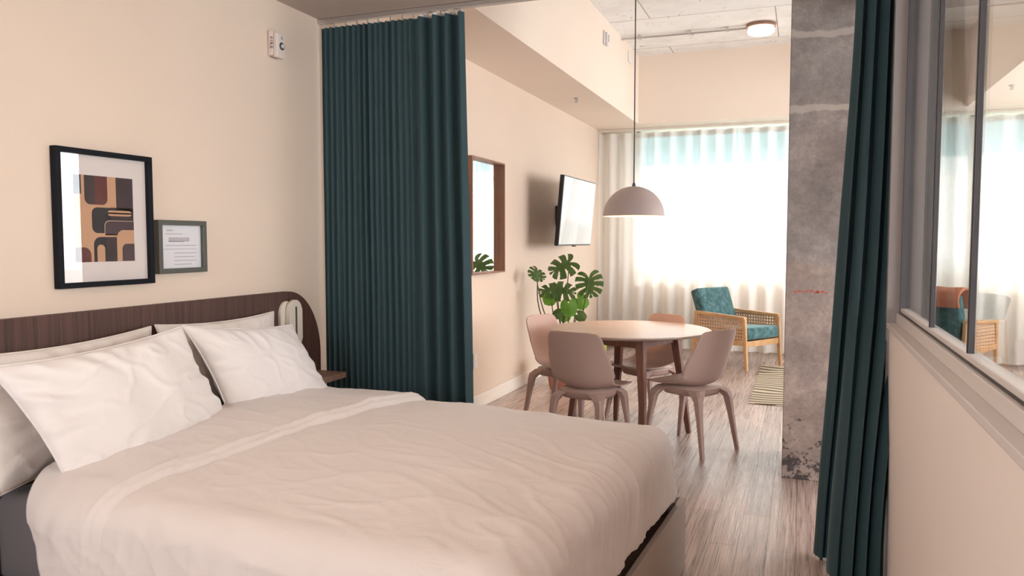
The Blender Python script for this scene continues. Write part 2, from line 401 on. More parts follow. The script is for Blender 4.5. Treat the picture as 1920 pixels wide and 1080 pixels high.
# window wall with one wide opening
wx0, wx1, wz0, wz1 = -2.09, 3.15, 1.0, 2.86
bm = NB()
for a in ((WX - .2, wx0, 0, ZC + .15), (wx1, WR + .2, 0, ZC + .15), (wx0, wx1, 0, wz0), (wx0, wx1, wz1, ZC + .15)):
    bx(bm, a[0], a[1], YW, YW + .18, a[2], a[3])
struct('wall_back', bm, 'wall_paint')
w1o = thing('window_1', '', 'window', (0, YW + .07, wz0)); del w1o['label']; del w1o['category']; w1o['kind'] = 'structure'
bm = NB(); fy0, fy1 = YW + .03, YW + .09
bx(bm, wx0, wx1, fy0, fy1, wz0, wz0 + .05); bx(bm, wx0, wx1, fy0, fy1, wz1 - .05, wz1); bx(bm, wx0, wx0 + .05, fy0, fy1, wz0, wz1); bx(bm, wx1 - .05, wx1, fy0, fy1, wz0, wz1)
for x in (.42, 1.8): bx(bm, x - .02, x + .02, fy0, fy1, wz0, wz1)
obj('window_frame', bm, 'trim_paint', w1o, world=True)
zt = 2.40
for a, b in ((wx0 + .05, .40), (.44, 1.78), (1.82, wx1 - .05)):
    obj('pane', box(a, b, YW + .06, YW + .062, wz0 + .05, zt), 'clear_glass', w1o, world=True)
    obj('tinted_pane', box(a, b, YW + .06, YW + .062, zt + .002, wz1 - .05), 'tinted_glass', w1o, world=True)
# ceilings and soffits
struct('ceiling', box(WX - .2, WR + .2, 3.78, YW + .3, ZC, ZC + .15), 'white_concrete')
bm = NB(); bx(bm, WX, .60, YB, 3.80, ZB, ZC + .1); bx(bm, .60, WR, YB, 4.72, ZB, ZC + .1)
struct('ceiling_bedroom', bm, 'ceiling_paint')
struct('trim_1', box(WX, -1.95, 3.80, YW, 2.87, ZC), 'soffit_paint')
struct('trim_2', box(-1.95, WR, 9.66, YW, 2.87, ZC), 'soffit_paint')
struct('trim_3', box(1.64, WR, 4.72, 9.66, 2.87, ZC), 'soffit_paint')
bm = NB(); bx(bm, WX, WX + .014, 3.66, YW, 0, .115, .003); bx(bm, WX, WX + .024, 3.66, YW, 0, .022, .004)
struct('baseboard_left', bm, 'trim_paint')
bm = NB(); bx(bm, WX, WR, YW - .014, YW, 0, .115, .003)
struct('baseboard_back', bm, 'trim_paint')
# concrete column
col = struct('concrete_column', box(-.089, .632, 4.83, 5.45, 0, ZC, .006), 'column_concrete')
bm = NB()
for i in range(9):
    x = -.04 + i * .021 + random.uniform(-.004, .004); z = 1.118 + random.uniform(-.004, .004)
    bx(bm, x, x + random.uniform(.012, .022), 4.8285, 4.831, z, z + random.uniform(.006, .015))
obj('red_marking', bm, 'red_paint', col, world=True)['label'] = 'faint red paint dashes'
# partition with steel glazing
PY = 3.56
struct('wall_partition', box(.347, .50, YB, PY, 0, 1.055), 'partition_paint')
struct('trim_4', box(.335, .515, YB, PY, 1.055, 1.078, .003), 'sill_white')
struct('trim_5', box(.335, .50, PY, PY + .05, 0, ZB, .002), 'jamb_grey')
w2o = thing('window_2', '', 'window', (.40, 1.6, 1.078)); del w2o['label']; del w2o['category']; w2o['kind'] = 'structure'
bm = NB(); bx(bm, .372, .43, YB, PY, 1.078, 1.118, .002); bx(bm, .385, .417, YB, PY, 1.118, 1.140, .002)
obj('bottom_rail', bm, 'sill_white', w2o, world=True)
obj('glazing_groove', box(.384, .418, YB, PY, 1.1185, 1.126), 'black_metal', w2o, world=True)
obj('top_rail', box(.38, .42, YB, PY, ZB - .05, ZB), 'frame_grey', w2o, world=True)
bm = NB(); bx(bm, .383, .42, PY - .018, PY, 1.12, ZB); obj('end_stile', bm, 'frame_grey', w2o, world=True)
ys = [2.805, 2.19, 1.575, .96, .345, -.27, -.885, -1.5]
for y in ys:
    q = obj('mullion', box(.390, .4045, y - .012, y + .012, 1.125, ZB - .04, .002), 'frame_grey', w2o, world=True)
    obj('glazing_bead', box(.3885, .391, y - .008, y + .003, 1.127, ZB - .05), 'black_metal', q, world=True)
yy = [PY - .015] + ys + [YB]
for a, b in zip(yy[:-1], yy[1:]):
    obj('pane', box(.399, .403, b + .009, a - .009, 1.13, ZB - .04), 'clear_glass', w2o, world=True)
# outside ground and a low building across the street
bm = NB(); bx(bm, -40, 40, YW + .4, 90, -.6, -.5); struct('ground', bm, 'ground')

# ------------------------------------------------------------------ curtains
def wave_curtain(path, z0, z1, nz_, thick=.003, jitter=.004):
    """path(s, t) -> (x, y) at s along the width and t = 0 bottom .. 1 top"""
    ns = path.ns
    bm = NB()
    def f(u, v):
        x, y = path(u, v); z = z0 + (z1 - z0) * v
        return (x + jitter * nz(x * 9, z * 1.3, 3), y + jitter * nz(x * 9 + 5, z * 1.3, 8), z)
    grid(bm, ns, nz_, f)
    return bm
# left curtain: tight folds by the wall, wide waves at the free edge
t = thing('blackout_curtain', 'floor length dark teal curtain hanging behind the bed, drawn out from the left wall', 'curtain', (-2.1, 3.73, 0), group='teal curtains dividing the bedroom')
# fold centres across the width (x) measured from the wall
def phase_left(u):
    # 16 tight folds on the first 64%, then 3.5 wide waves
    return 16 * (u / .64) if u < .64 else 16 + 4.0 * ((u - .64) / .36)
def path_left(u, v):
    xb = -2.535 + (.922 - .047 * v) * u + .012 * nz(u * 6, v * 1.2, 1)
    ph = phase_left(u); a = .013 * (1 + .7 * nz(u * 11, 3, 2)) if u < .62 else .013 + .026 * sm(.62, .75, u)
    a *= (.75 + .35 * (1 - v)) * (1 + .35 * nz(ph * .9, 2, v * .6))
    y = 3.73 + a * math.sin(2 * math.pi * ph + .5 * nz(ph, v * 1.5, 4))
    return xb, y
path_left.ns = 420
dr = obj('drape', wave_curtain(path_left, .01, 2.598, 26), 'teal_velvet', t, smooth=True, world=True)
# folded heading tape with the light lining showing
def path_lh(u, v): return path_left(.70 + .28 * u, 1)[0], path_left(.70 + .28 * u, 1)[1] + .012
path_lh.ns = 120
obj('heading_lining', wave_curtain(path_lh, 2.55, 2.612, 2, jitter=0), 'curtain_lining', dr, smooth=True, world=True)
for u in [.02, .10, .18, .26, .34, .42, .50, .58] + [.64 + .36 * (k + .5) / 8 for k in range(8)]:
    x, y = path_left(u, 1); obj('glider', box(x - .004, x + .004, 3.722, 3.738, 2.592, 2.6195, .001), 'steel', t, world=True)
bm = NB(); bx(bm, WX + .002, .46, 3.718, 3.742, 2.620, 2.648, .003)
tk = obj('curtain_track', bm, 'steel', None, world=True, loc=(-1.2, 3.73, 2.63))
tag(tk, 'slim metal curtain track fixed along the edge of the bedroom ceiling', 'curtain track')
# right curtain, gathered at the column
t = thing('blackout_curtain', 'dark teal velvet curtain gathered in folds between the concrete column and the glazed partition', 'curtain', (.25, 3.65, 0), group='teal curtains dividing the bedroom')
def path_right(u, v):
    w = 1 - v
    xl = .190 - .118 * (w ** 1.15); fr = sm(.45, .95, w); xr = .440 - .112 * fr
    ph = 5.0 * u
    a = .030 + .022 * w
    x = xl + (xr - xl) * u + (.012 + .006 * w) * math.sin(4 * math.pi * ph + 1.0) * .7
    y = 3.70 - .04 * w - .27 * fr * sm(.10, .40, u) + a * math.sin(2 * math.pi * ph + 1.2 + .5 * nz(ph, v * 1.1, 9))
    return x, y
path_right.ns = 300
obj('drape', wave_curtain(path_right, .008, 2.60, 30, jitter=.006), 'teal_velvet', t, smooth=True, world=True)
# sheers, three lengths across the window wall
def sheer(x0, x1, folds, label, seed):
    t = thing('sheer_curtain', label, 'curtain', ((x0 + x1) / 2, 10.05, 0), group='sheer curtains along the window wall')
    def p(u, v):
        ph = folds * u + .18 * nz(u * folds * .45, v * .5, seed)
        amp = (.042 + .014 * nz(u * 9, 1, seed)) * (1 - .25 * v) 
        x = x0 + (x1 - x0) * u + .006 * nz(u * 20, v * 1.2, seed + 3)
        return x, 10.03 + amp * math.sin(2 * math.pi * ph)
    p.ns = int(folds * 22)
    obj('drape', wave_curtain(p, .03, 2.80, 14, jitter=.003), 'sheer', t, smooth=True, world=True)
    def q(u, v): return p(u, 1)[0], p(u, 1)[1] - .003
    q.ns = p.ns
    obj('heading_tape', wave_curtain(q, 2.745, 2.812, 1, jitter=0), 'sheer', t, smooth=True, world=True)
sheer(-2.54, -.78, 9, 'white sheer curtain nearest the left wall, behind the pendant lamp', 1)
sheer(-.775, .80, 7.5, 'white sheer curtain behind the armchair and passing behind the concrete column', 2)
sheer(.805, 3.4, 12, 'white sheer curtain seen through the glazed partition', 3)
bm = NB(); bx(bm, WX + .002, WR - .01, 10.012, 10.042, 2.838, 2.869, .003)
tk = obj('curtain_track', bm, 'cream_metal', None, world=True, loc=(0, 10.03, 2.85)); tag(tk, 'pale track above the sheer curtains under the window soffit', 'curtain track')

# ------------------------------------------------------------------ bed
ang = R(-3.6)
bed = thing('bed', 'double bed with taupe storage frame and dark grey fitted sheet', 'bed', (-2.465, 2.58, 0), ang)
obj('footboard', box(1.94, 1.965, -.87, .88, 0, .312, .003), 'bed_board', bed)
obj('side_rail', box(.01, 1.939, -.87, -.845, 0, .315, .003), 'bed_board', bed)
obj('side_rail', box(.08, 1.939, .855, .88, 0, .315, .003), 'bed_board', bed)
obj('platform', box(.02, 1.938, -.844, .854, .20, .255), 'platform_wood', bed)
obj('mattress', box(.0, 1.865, -.825, .745, .257, .585, .05, 4), 'sheet_grey', bed, smooth=True)
# walnut headboard on the wall
hb = NB()
yA, yB_, zT = .95, 3.655, 1.153
out = [(yA, .12), (yB_, .12)]
rr = .36
for i in range(17):
    t_ = R(90 * i / 16); out.append((yB_ - rr * .80 + rr * .80 * math.cos(t_), zT - rr + rr * math.sin(t_)))
for i in range(17):
    t_ = R(90 + 90 * i / 16); out.append((yA + rr * .80 + rr * .80 * math.cos(t_), zT - rr + rr * math.sin(t_)))
prism(hb, out, 'x', WX + .001, WX + .034, .003)
o = obj('headboard', hb, 'walnut', None, world=True, loc=(WX, 2.3, .12))
tag(o, 'dark walnut headboard panel with rounded corners fixed to the left wall behind the pillows', 'headboard')
o = obj('bedside_shelf', box(WX + .036, -2.335, 3.40, 3.622, .668, .70, .003), 'shelf_wood', None, world=True, loc=(-2.45, 3.5, .68))
tag(o, 'small floating wooden shelf beside the headboard in front of the teal curtain', 'shelf')
# reading lamp folded flat
rl = thing('reading_lamp', 'cream folding reading lamp on the right end of the headboard', 'lamp', (-2.52, 3.38, .97))
obj('backplate', prism(NB(), rrect(3.285, 3.395, .86, 1.105, .054), 'x', -2.5205, -2.506, .003), 'cream_metal', rl, world=True)
arm_ = obj('lamp_arm', prism(NB(), rrect(3.325, 3.435, .85, 1.11, .054), 'x', -2.503, -2.480, .004), 'cream_metal', rl, world=True)
bm = prism(NB(), rrect(3.374, 3.388, .90, 1.075, .0065, 4), 'x', -2.4805, -2.4785); obj('slot', bm, 'dark_slot', arm_, world=True)
bm = NB(); tube(bm, [(-2.507, 3.36, .90), (-2.502, 3.36, .90)], .02, 16); obj('hinge', bm, 'steel', rl, world=True)

# duvet ---------------------------------------------------------------
def duvet_pt(a, b):
    Ue, r = 1.825, .11; Ve = .725 if b > 0 else .775
    ou = max(0, a - Ue); ov = max(0, abs(b) - Ve); sg = 1 if b > 0 else -1
    d = (ou ** 3 + ov ** 3) ** (1 / 3)
    q = math.hypot(ou, ov)
    dx, dy = (ou / q, sg * ov / q) if q > 1e-6 else (0, 0)
    if d < r * math.pi / 2: h = r * math.sin(d / r); g = r * (1 - math.cos(d / r))
    else:
        e = d - r * math.pi / 2; h = r + .05 * e; g = r + e
    x = min(a, Ue) + dx * h; y = max(-Ve, min(Ve, b)) + dy * h
    z = .655 - g
    crown = .035 * (1 - (min(abs(b), .75) / .75) ** 2) * sm(1.95, 1.3, a)
    z += crown * (1 if d == 0 else 0) if False else crown
    # folded-back head end, thicker, ending in the stitched border
    s = a - (.665 + .075 * b + .010 * nz(b * 3, 1, 4))
    lift = .030 * sm(.02, -.05, s) * (.75 + .5 * sm(-.2, .7, b))
    seam = .007 * math.exp(-((s + .006) / .008) ** 2) + .006 * math.exp(-((s + .034) / .007) ** 2) - .006 * math.exp(-((s - .012) / .007) ** 2)
    fade = 1 if d < .03 else max(.25, 1 - d * 2)
    # creases: long soft wrinkles, directions vary
    w = .018 * nz(a * 1.5 + 3, b * 1.6, 2) + .010 * nz(a * 2.2 + b * 4.2, b * 2 - a * 1.0, 5)
    c1 = nz(a * 3.0 + b * 6.5, b * 3.2 - a * 2.2, 7)
    w += .0050 * (1 - min(1, abs(c1) * 4)) ** 2
    c2 = nz(a * 5 - b * 2.5 + 9, b * 9 + a * 3, 11)
    w += .0028 * (1 - min(1, abs(c2) * 4)) ** 2
    if s < 0: w += .008 * nz(a * 9, b * 7, 17) + .003 * (1 - min(1, abs(nz(a * 14 + b * 5, b * 16, 19)) * 4)) ** 2 * sm(-.16, -.04, s)
    dn = sm(.04, .20, d)
    fold = dn * (.018 * nz((b if ou > ov else a) * 6, g * 1.2, 21) + .006 * nz((b if ou > ov else a) * 19, g * 1.5, 23) + .004 * (1 - min(1, abs(nz((b if ou > ov else a) * 12 + g * 2, g * 2, 25)) * 4)))
    n_h = sm(0, .15, d)
    x += dx * (fold + n_h * (w + lift + seam)); y += dy * (fold + n_h * (w + lift + seam))
    z += (1 - n_h) * (w + lift + seam)
    return Vector((x, y, z))
def duvet_map(u, v):
    b = -1.41 + v * (1.41 + 1.14)
    a0 = .165 + .20 * sm(-.60, -1.15, b)
    hem = 2.185 + .012 * nz(b * 5, 0, 31)
    a = a0 + u * (hem - a0)
    return a, b
bm = NB()
def f(u, v):
    a, b = duvet_map(u, v); return duvet_pt(a, b)
NU, NV = 230, 250
Vt = grid(bm, NU, NV, f)
# under layer gives the quilt real thickness
bm.normal_update()
Vb = [[bm.verts.new(Vt[i][j].co - Vt[i][j].normal * .018 * (1 if True else 0)) for j in range(NV + 1)] for i in (range(NU + 1))]
for i in range(NU):
    for j in range(NV): bm.faces.new((Vb[i][j], Vb[i][j + 1], Vb[i + 1][j + 1], Vb[i + 1][j]))
for i in range(NU):
    bm.faces.new((Vt[i][0], Vb[i][0], Vb[i + 1][0], Vt[i + 1][0])); bm.faces.new((Vt[i + 1][NV], Vb[i + 1][NV], Vb[i][NV], Vt[i][NV]))
for j in range(NV):
    bm.faces.new((Vt[0][j + 1], Vb[0][j + 1], Vb[0][j], Vt[0][j])); bm.faces.new((Vt[NU][j], Vb[NU][j], Vb[NU][j + 1], Vt[NU][j + 1]))
bmesh.ops.recalc_face_normals(bm, faces=bm.faces[:])
dv = obj('duvet', bm, 'duvet_cotton', None, smooth=True); dv.location = bed.location; dv.rotation_euler = bed.rotation_euler
tag(dv, 'cream cotton duvet with stitched border spread over the bed', 'duvet')

# pillows -------------------------------------------------------------
def pillow(bl, br, tr, tl, th, label, material='pillow_cotton', seed=0, wr=1.0, flange=.0):
    bl, br, tr, tl = map(Vector, (bl, br, tr, tl)); c0 = (bl + br + tr + tl) / 4
    nrm = ((br - bl) + (tr - tl)).cross((tl - bl) + (tr - br)).normalized()
    if nrm.x < 0: nrm = -nrm
    W_ = ((br - bl).length + (tr - tl).length) / 2; H_ = ((tl - bl).length + (tr - br).length) / 2
    n = 64
    def prof(u, v):
        x, y = abs(2 * u - 1), abs(2 * v - 1)
        return max(0, (1 - x ** 2.6)) ** .55 * max(0, (1 - y ** 2.4)) ** .55
    bm = NB(); Vs = []
    for side in (1, -1):
        G = [[None] * (n + 1) for _ in range(n + 1)]
        for i in range(n + 1):
            for j in range(n + 1):
                u, v = i / n, j / n
                edge = i in (0, n) or j in (0, n)
                if side == -1 and edge: G[i][j] = Vs[0][i][j]; continue
                # edges pulled in between the corners
                pu = u + .030 * (1 - abs(2 * u - 1)) * 0 + (.5 - u) * .07 * (1 - (2 * v - 1) ** 2) * 1.0
                pv = v + (.5 - v) * .09 * (1 - (2 * u - 1) ** 2)
                p = bl * (1 - pu) * (1 - pv) + br * pu * (1 - pv) + tr * pu * pv + tl * (1 - pu) * pv
                h = prof(u, v) * th / 2
                x, y = u * W_, v * H_
                e = min(u, 1 - u, v, 1 - v)
                rad = math.atan2(v - .5, u - .5)
                w = .010 * nz(x * 5 + seed, y * 5, side) * wr + .016 * wr * nz(rad * 5 + seed, e * 3, side * 3) * sm(.30, .02, e)
                w += .0045 * wr * (1 - min(1, abs(nz(x * 7 + y * 5, y * 7 - x * 3 + seed, 5)) * 5)) ** 2
                if edge: w = .004 * wr * nz(x * 14, y * 14, seed)
                G[i][j] = bm.verts.new(p + nrm * (side * h + (w if side == 1 else w * .5) * min(1, .25 + prof(u, v) * 2)))
        Vs.append(G)
    for side in (0, 1):
        G = Vs[side]
        for i in range(n):
            for j in range(n):
                q = (G[i][j], G[i + 1][j], G[i + 1][j + 1], G[i][j + 1])
                bm.faces.new(q if side == 0 else q[::-1])
    # hem piping round the edge
    loop = [Vs[0][i][0].co.copy() for i in range(n)] + [Vs[0][n][j].co.copy() for j in range(n)] + [Vs[0][n - i][n].co.copy() for i in range(n)] + [Vs[0][0][n - j].co.copy() for j in range(n)]
    root = obj('pillow', bm, material, None, smooth=True, world=True, loc=tuple(c0))
    q = NB(); tube(q, loop, .0032, 6, close=True); obj('seam', q, material, root, smooth=True, world=True)
    return tag(root, label, 'pillow', 'pillows on the bed')
pillow((-2.40, 1.70, .60), (-2.43, 2.44, .64), (-2.465, 2.40, 1.073), (-2.465, 1.63, 1.055), .10, 'pale pillow leaning on the headboard behind the front left pillow', 'pillow_cotton_back', 3, 1.1)
pillow((-2.42, 2.50, .64), (-2.43, 3.20, .63), (-2.475, 3.19, 1.065), (-2.475, 2.43, 1.075), .10, 'pale pillow leaning on the headboard behind the front right pillow', 'pillow_cotton_back', 8, 1.1)
pillow((-2.285, 2.64, .655), (-2.215, 3.325, .625), (-2.395, 3.225, .998), (-2.375, 2.475, 1.072), .15, 'cream pillow standing at the far side of the bed near the teal curtain', 'pillow_cotton', 13, .9)
pillow((-2.15, 1.775, .585), (-2.25, 2.60, .655), (-2.33, 2.425, 1.075), (-2.37, 1.655, 1.025), .17, 'large cream pillow standing in front on the near side of the bed', 'pillow_cotton', 21, 1.7)

# ------------------------------------------------------------------ pictures on the left wall
def wall_frame(y0, y1, z0, z1, w, dpt, name, label, cat, material, dz=0):
    t = thing(name, label, cat, (WX + .001, (y0 + y1) / 2, z0))
    bm = NB(); x0, x1 = WX + .001, WX + dpt
    bx(bm, x0, x1, y0, y1, z0, z0 + w, .002); bx(bm, x0, x1, y0, y1, z1 - w, z1, .002); bx(bm, x0, x1, y0, y0 + w, z0 + w - .002, z1 - w + .002, .002); bx(bm, x0, x1, y1 - w, y1, z0 + w - .002, z1 - w + .002, .002)
    obj('frame', bm, material, t, world=True); return t
y0, y1, z0, z1 = 2.047, 2.489, 1.243, 1.763
t = wall_frame(y0, y1, z0, z1, .020, .032, 'framed_print', 'black framed abstract print of rounded brown blocks above the headboard', 'picture', 'black_frame')
xm = WX + .010
obj('mat_board', box(WX + .004, xm, y0 + .018, y1 - .018, z0 + .018, z1 - .018), 'mat_board', t, world=True)
ay0, ay1, az0, az1 = y0 + .085, y1 - .085, z0 + .095, z1 - .095
names = ['art_tan', 'art_maroon', 'art_dark', 'art_black', 'art_plum', 'art_pale']
bm = NB()
def art(u0, u1, v0, v1, r, cs, mi, lay):
    aw, ah = ay1 - ay0, az1 - az0
    pts = rrect(ay0 + u0 * aw, ay0 + u1 * aw, az1 - v1 * ah, az1 - v0 * ah, r * aw, 6, cs) if r else [(ay0 + u0 * aw, az1 - v1 * ah), (ay0 + u1 * aw, az1 - v1 * ah), (ay0 + u1 * aw, az1 - v0 * ah), (ay0 + u0 * aw, az1 - v0 * ah)]
    n0 = len(bm.faces); prism(bm, pts, 'x', xm, xm + .0004 + lay * .0003); bm.faces.ensure_lookup_table()
    for f_ in bm.faces[n0:]: f_.material_index = mi
art(0, 1, 0, 1, 0, None, 0, 0)
art(0, .12, 0, .22, 0, None, 2, 1)
art(.17, .36, 0, .335, .09, (1, 0, 0, 0), 2, 1); art(.34, .55, 0, .335, .09, (0, 1, 0, 0), 1, 2)
art(.70, 1, 0, .40, .05, (0, 0, 0, 0), 2, 1); art(.60, 1, .36, .55, 0, None, 2, 1)
art(.28, .60, .365, .665, .09, (1, 0, 0, 1), 3, 2)
art(.54, .97, .395, .460, .05, (1, 1, 1, 1), 0, 3)
art(.485, 1, .515, .69, .08, (0, 0, 0, 1), 5, 3); art(.493, 1, .521, .69, .075, (0, 0, 0, 1), 4, 4)
art(.20, 1, .675, .70, .03, (0, 0, 0, 0), 0, 4)
art(.30, .56, .71, 1, .11, (0, 0, 0, 1), 3, 3); art(.50, .69, .71, 1, 0, None, 2, 4)
art(.35, .48, .80, 1, .06, (0, 0, 1, 1), 0, 5)
art(.69, 1, .625, 1, .12, (0, 0, 0, 1), 0, 5); art(.78, 1, .79, 1, .08, (0, 0, 0, 1), 4, 6)
art(0, .25, .83, 1, .11, (0, 0, 1, 0), 1, 3)
obj('print', bm, names, t, world=True)
obj('picture_glass', box(WX + .022, WX + .0225, y0 + .018, y1 - .018, z0 + .018, z1 - .018), 'picture_glass', t, world=True)
y0, y1, z0, z1 = 2.518, 2.797, 1.279, 1.507
t = wall_frame(y0, y1, z0, z1, .021, .028, 'framed_notice', 'small grey framed printed notice right of the abstract print', 'notice', 'grey_frame')
obj('paper', box(WX + .004, WX + .010, y0 + .019, y1 - .019, z0 + .019, z1 - .019), 'paper', t, world=True)
bm = NB(); yl = y0 + .04
for r_, (a, b, h) in enumerate(((.02, .055, .006), (.01, .11, .004), (.03, .15, .018), (.03, .12, .004), (.01, .19, .004), (.0, .19, .003), (.06, .19, .004), (.06, .18, .004), (.06, .19, .004), (.06, .16, .004))):
    zc_ = z1 - .04 - r_ * .0165; bx(bm, WX + .0101, WX + .0106, yl + a, yl + b, zc_ - h, zc_)
obj('printed_lines', bm, 'grey_ink', t, world=True)
obj('picture_glass', box(WX + .018, WX + .0185, y0 + .019, y1 - .019, z0 + .019, z1 - .019), 'picture_glass', t, world=True)

# fire alarm on the bedroom wall
t = thing('fire_alarm', 'white wall fire alarm with strobe high on the bedroom wall', 'alarm', (WX, 3.33, 2.42))
obj('base_plate', box(WX + .001, WX + .030, 3.285, 3.365, 2.355, 2.48, .006, 3), 'alarm_plastic', t, world=True)
obj('housing', box(WX + .028, WX + .055, 3.290, 3.360, 2.345, 2.470, .008, 3), 'alarm_plastic', t, world=True)
bm = NB(); lathe(bm, [(.019, 0), (.019, .004), (.013, .006), (0, .006)], 24); bm.transform(Matrix.Translation((WX + .054, 3.327, 2.405)) @ Matrix.Rotation(R(90), 4, 'Y')); obj('strobe_ring', bm, 'tv_black', t, True, world=True)
bm = NB(); lathe(bm, [(.0125, 0), (.011, .008), (.006, .012), (0, .0125)], 20); bm.transform(Matrix.Translation((WX + .058, 3.327, 2.405)) @ Matrix.Rotation(R(90), 4, 'Y')); obj('strobe_lens', bm, 'lens', t, True, world=True)
bm = NB(); lathe(bm, [(.010, 0), (.010, .002), (0, .002)], 20); bm.transform(Matrix.Translation((WX + .054, 3.327, 2.446)) @ Matrix.Rotation(R(90), 4, 'Y')); obj('horn_grille', bm, 'lens', t, True, world=True)
def text_mesh(s, size, mtx, material, name, parent):
    cu = D.curves.new(name, 'FONT'); cu.body = s; cu.size = size; cu.extrude = .0006; cu.align_x = 'CENTER'; cu.align_y = 'CENTER'; cu.space_character = 1.3
    to = D.objects.new('tmp', cu); COL.objects.link(to); dg = bpy.context.evaluated_depsgraph_get(); me = D.meshes.new_from_object(to.evaluated_get(dg)); D.objects.remove(to)
    bm = NB(); bm.from_mesh(me); D.meshes.remove(me); bm.transform(mtx); return obj(name, bm, material, parent, world=True)
# letters read downwards on the side that faces the room's near end
mt = Matrix.Translation((WX + .022, 3.2845, 2.418)) @ Matrix(((0, 1, 0, 0), (0, 0, -1, 0), (-1, 0, 0, 0), (0, 0, 0, 1)))
text_mesh('FIRE', .026, mt, 'letters', 'lettering', t)
# second and third alarms on the soffit face
def soffit_alarm(y, z, s, label):
    t = thing('fire_alarm', label, 'alarm', (-1.95, y, z))
    obj('base_plate', box(-1.949, -1.930, y - .055 * s, y + .055 * s, z - .07 * s, z + .07 * s, .006), 'white_plastic', t, world=True)
    obj('housing', box(-1.931, -1.905, y - .035 * s, y + .04 * s, z - .08 * s, z + .055 * s, .008), 'white_plastic', t, world=True)
    obj('strobe_lens', box(-1.906, -1.900, y - .015 * s, y + .015 * s, z - .04 * s, z + .03 * s, .003), 'lens', t, world=True)
soffit_alarm(7.88, 3.49, 1.0, 'white wall alarm on the face of the soffit left of the pendant cord')
t = thing('junction_cover', 'small white cover plate high on the soffit beside the pendant cord', 'cover', (-1.95, 9.1, 3.56))
obj('plate', box(-1.949, -1.938, 9.02, 9.18, 3.50, 3.62, .004), 'white_plastic', t, world=True)
# outlet on the tv wall
t = thing('wall_outlet', 'white power outlet low on the wall beside the left teal curtain', 'outlet', (WX, 5.93, .40))
obj('cover_plate', box(WX + .0005, WX + .008, 5.875, 5.955, .345, .475, .003), 'white_plastic', t, world=True)
bm = NB(); bx(bm, WX + .0075, WX + .011, 5.895, 5.935, .355, .40, .002); bx(bm, WX + .0075, WX + .011, 5.895, 5.935, .42, .465, .002); obj('socket', bm, 'trim_paint', t, world=True)

# ------------------------------------------------------------------ mirror
y0, y1, z0, z1, dp = 5.70, 6.43, 1.14, 2.10, .075
t = thing('wall_mirror', 'tall wall mirror in a deep reddish wooden box frame', 'mirror', (WX, (y0 + y1) / 2, z0)); w = .014
for a in ((y0, y0 + w, z0, z1), (y1 - w, y1, z0, z1), (y0 + w, y1 - w, z0, z0 + w), (y0 + w, y1 - w, z1 - w, z1)):
    obj('frame_side', box(WX + .001, WX + dp, *a, .001), 'mirror_wood', t, world=True)
obj('mirror_glass', box(WX + .018, WX + .022, y0 + w, y1 - w, z0 + w, z1 - w), 'mirror', t, world=True)

# ------------------------------------------------------------------ television
t = thing('television', 'wall mounted flat television tilted on an arm above the plant', 'television', (-2.19, 7.80, 1.71))
t.rotation_euler = (0, R(5), 0)
w2, h2 = .61, .345
obj('casing', box(-.045, -.004, -w2, w2, -h2, h2, .005), 'tv_black', t)
obj('back_cover', box(-.075, -.044, -w2 * .72, w2 * .72, -h2 * .80, h2 * .45, .012), 'tv_black', t)
obj('screen', box(-.0045, -.001, -w2 + .010, w2 - .010, -h2 + .016, h2 - .010), 'screen', t)
obj('sensor', box(-.03, -.005, -.04, .04, -h2 - .012, -h2 + .001, .002), 'tv_black', t)
am = NB()
bx(am, WX + .001, WX + .03, 8.16, 8.32, 1.58, 1.80, .003); bx(am, WX + .02, -2.27, 8.21, 8.26, 1.65, 1.70, .003); bx(am, WX + .02, -2.27, 8.21, 8.26, 1.73, 1.77, .003); bx(am, -2.29, -2.262, 7.60, 8.28, 1.60, 1.80, .003)
obj('wall_arm', am, 'black_metal', t, world=True)

# ------------------------------------------------------------------ dining table
tc = (-1.165, 5.535)
t = thing('dining_table', 'round wooden dining table with four splayed dark legs', 'table', (*tc, 0))
obj('tabletop', lathe(NB(), [(0, .752), (.50, .752), (.565, .766), (.578, .774), (.578, .779), (.573, .782), (0, .782)], 96), 'table_top_wood', t)
leg_a = [R(-65 + 90 * i) for i in range(4)]
for a in leg_a:
    p1 = (.335 * math.cos(a), .335 * math.sin(a), .752); p0 = (.45 * math.cos(a), .45 * math.sin(a), 0)
    obj('leg', taper(NB(), p0, p1, .0165, .031, .006, up=(math.cos(a + R(45)), math.sin(a + R(45)), 0)), 'table_leg_wood', t)
for i in range(4):
    a, b = leg_a[i], leg_a[(i + 1) % 4]; rr_ = .33
    obj('apron', taper(NB(), (rr_ * math.cos(a), rr_ * math.sin(a), .715), (rr_ * math.cos(b), rr_ * math.sin(b), .715), (.035, .011), (.035, .011), .002, up=(0, 0, 1)), 'table_leg_wood', t)

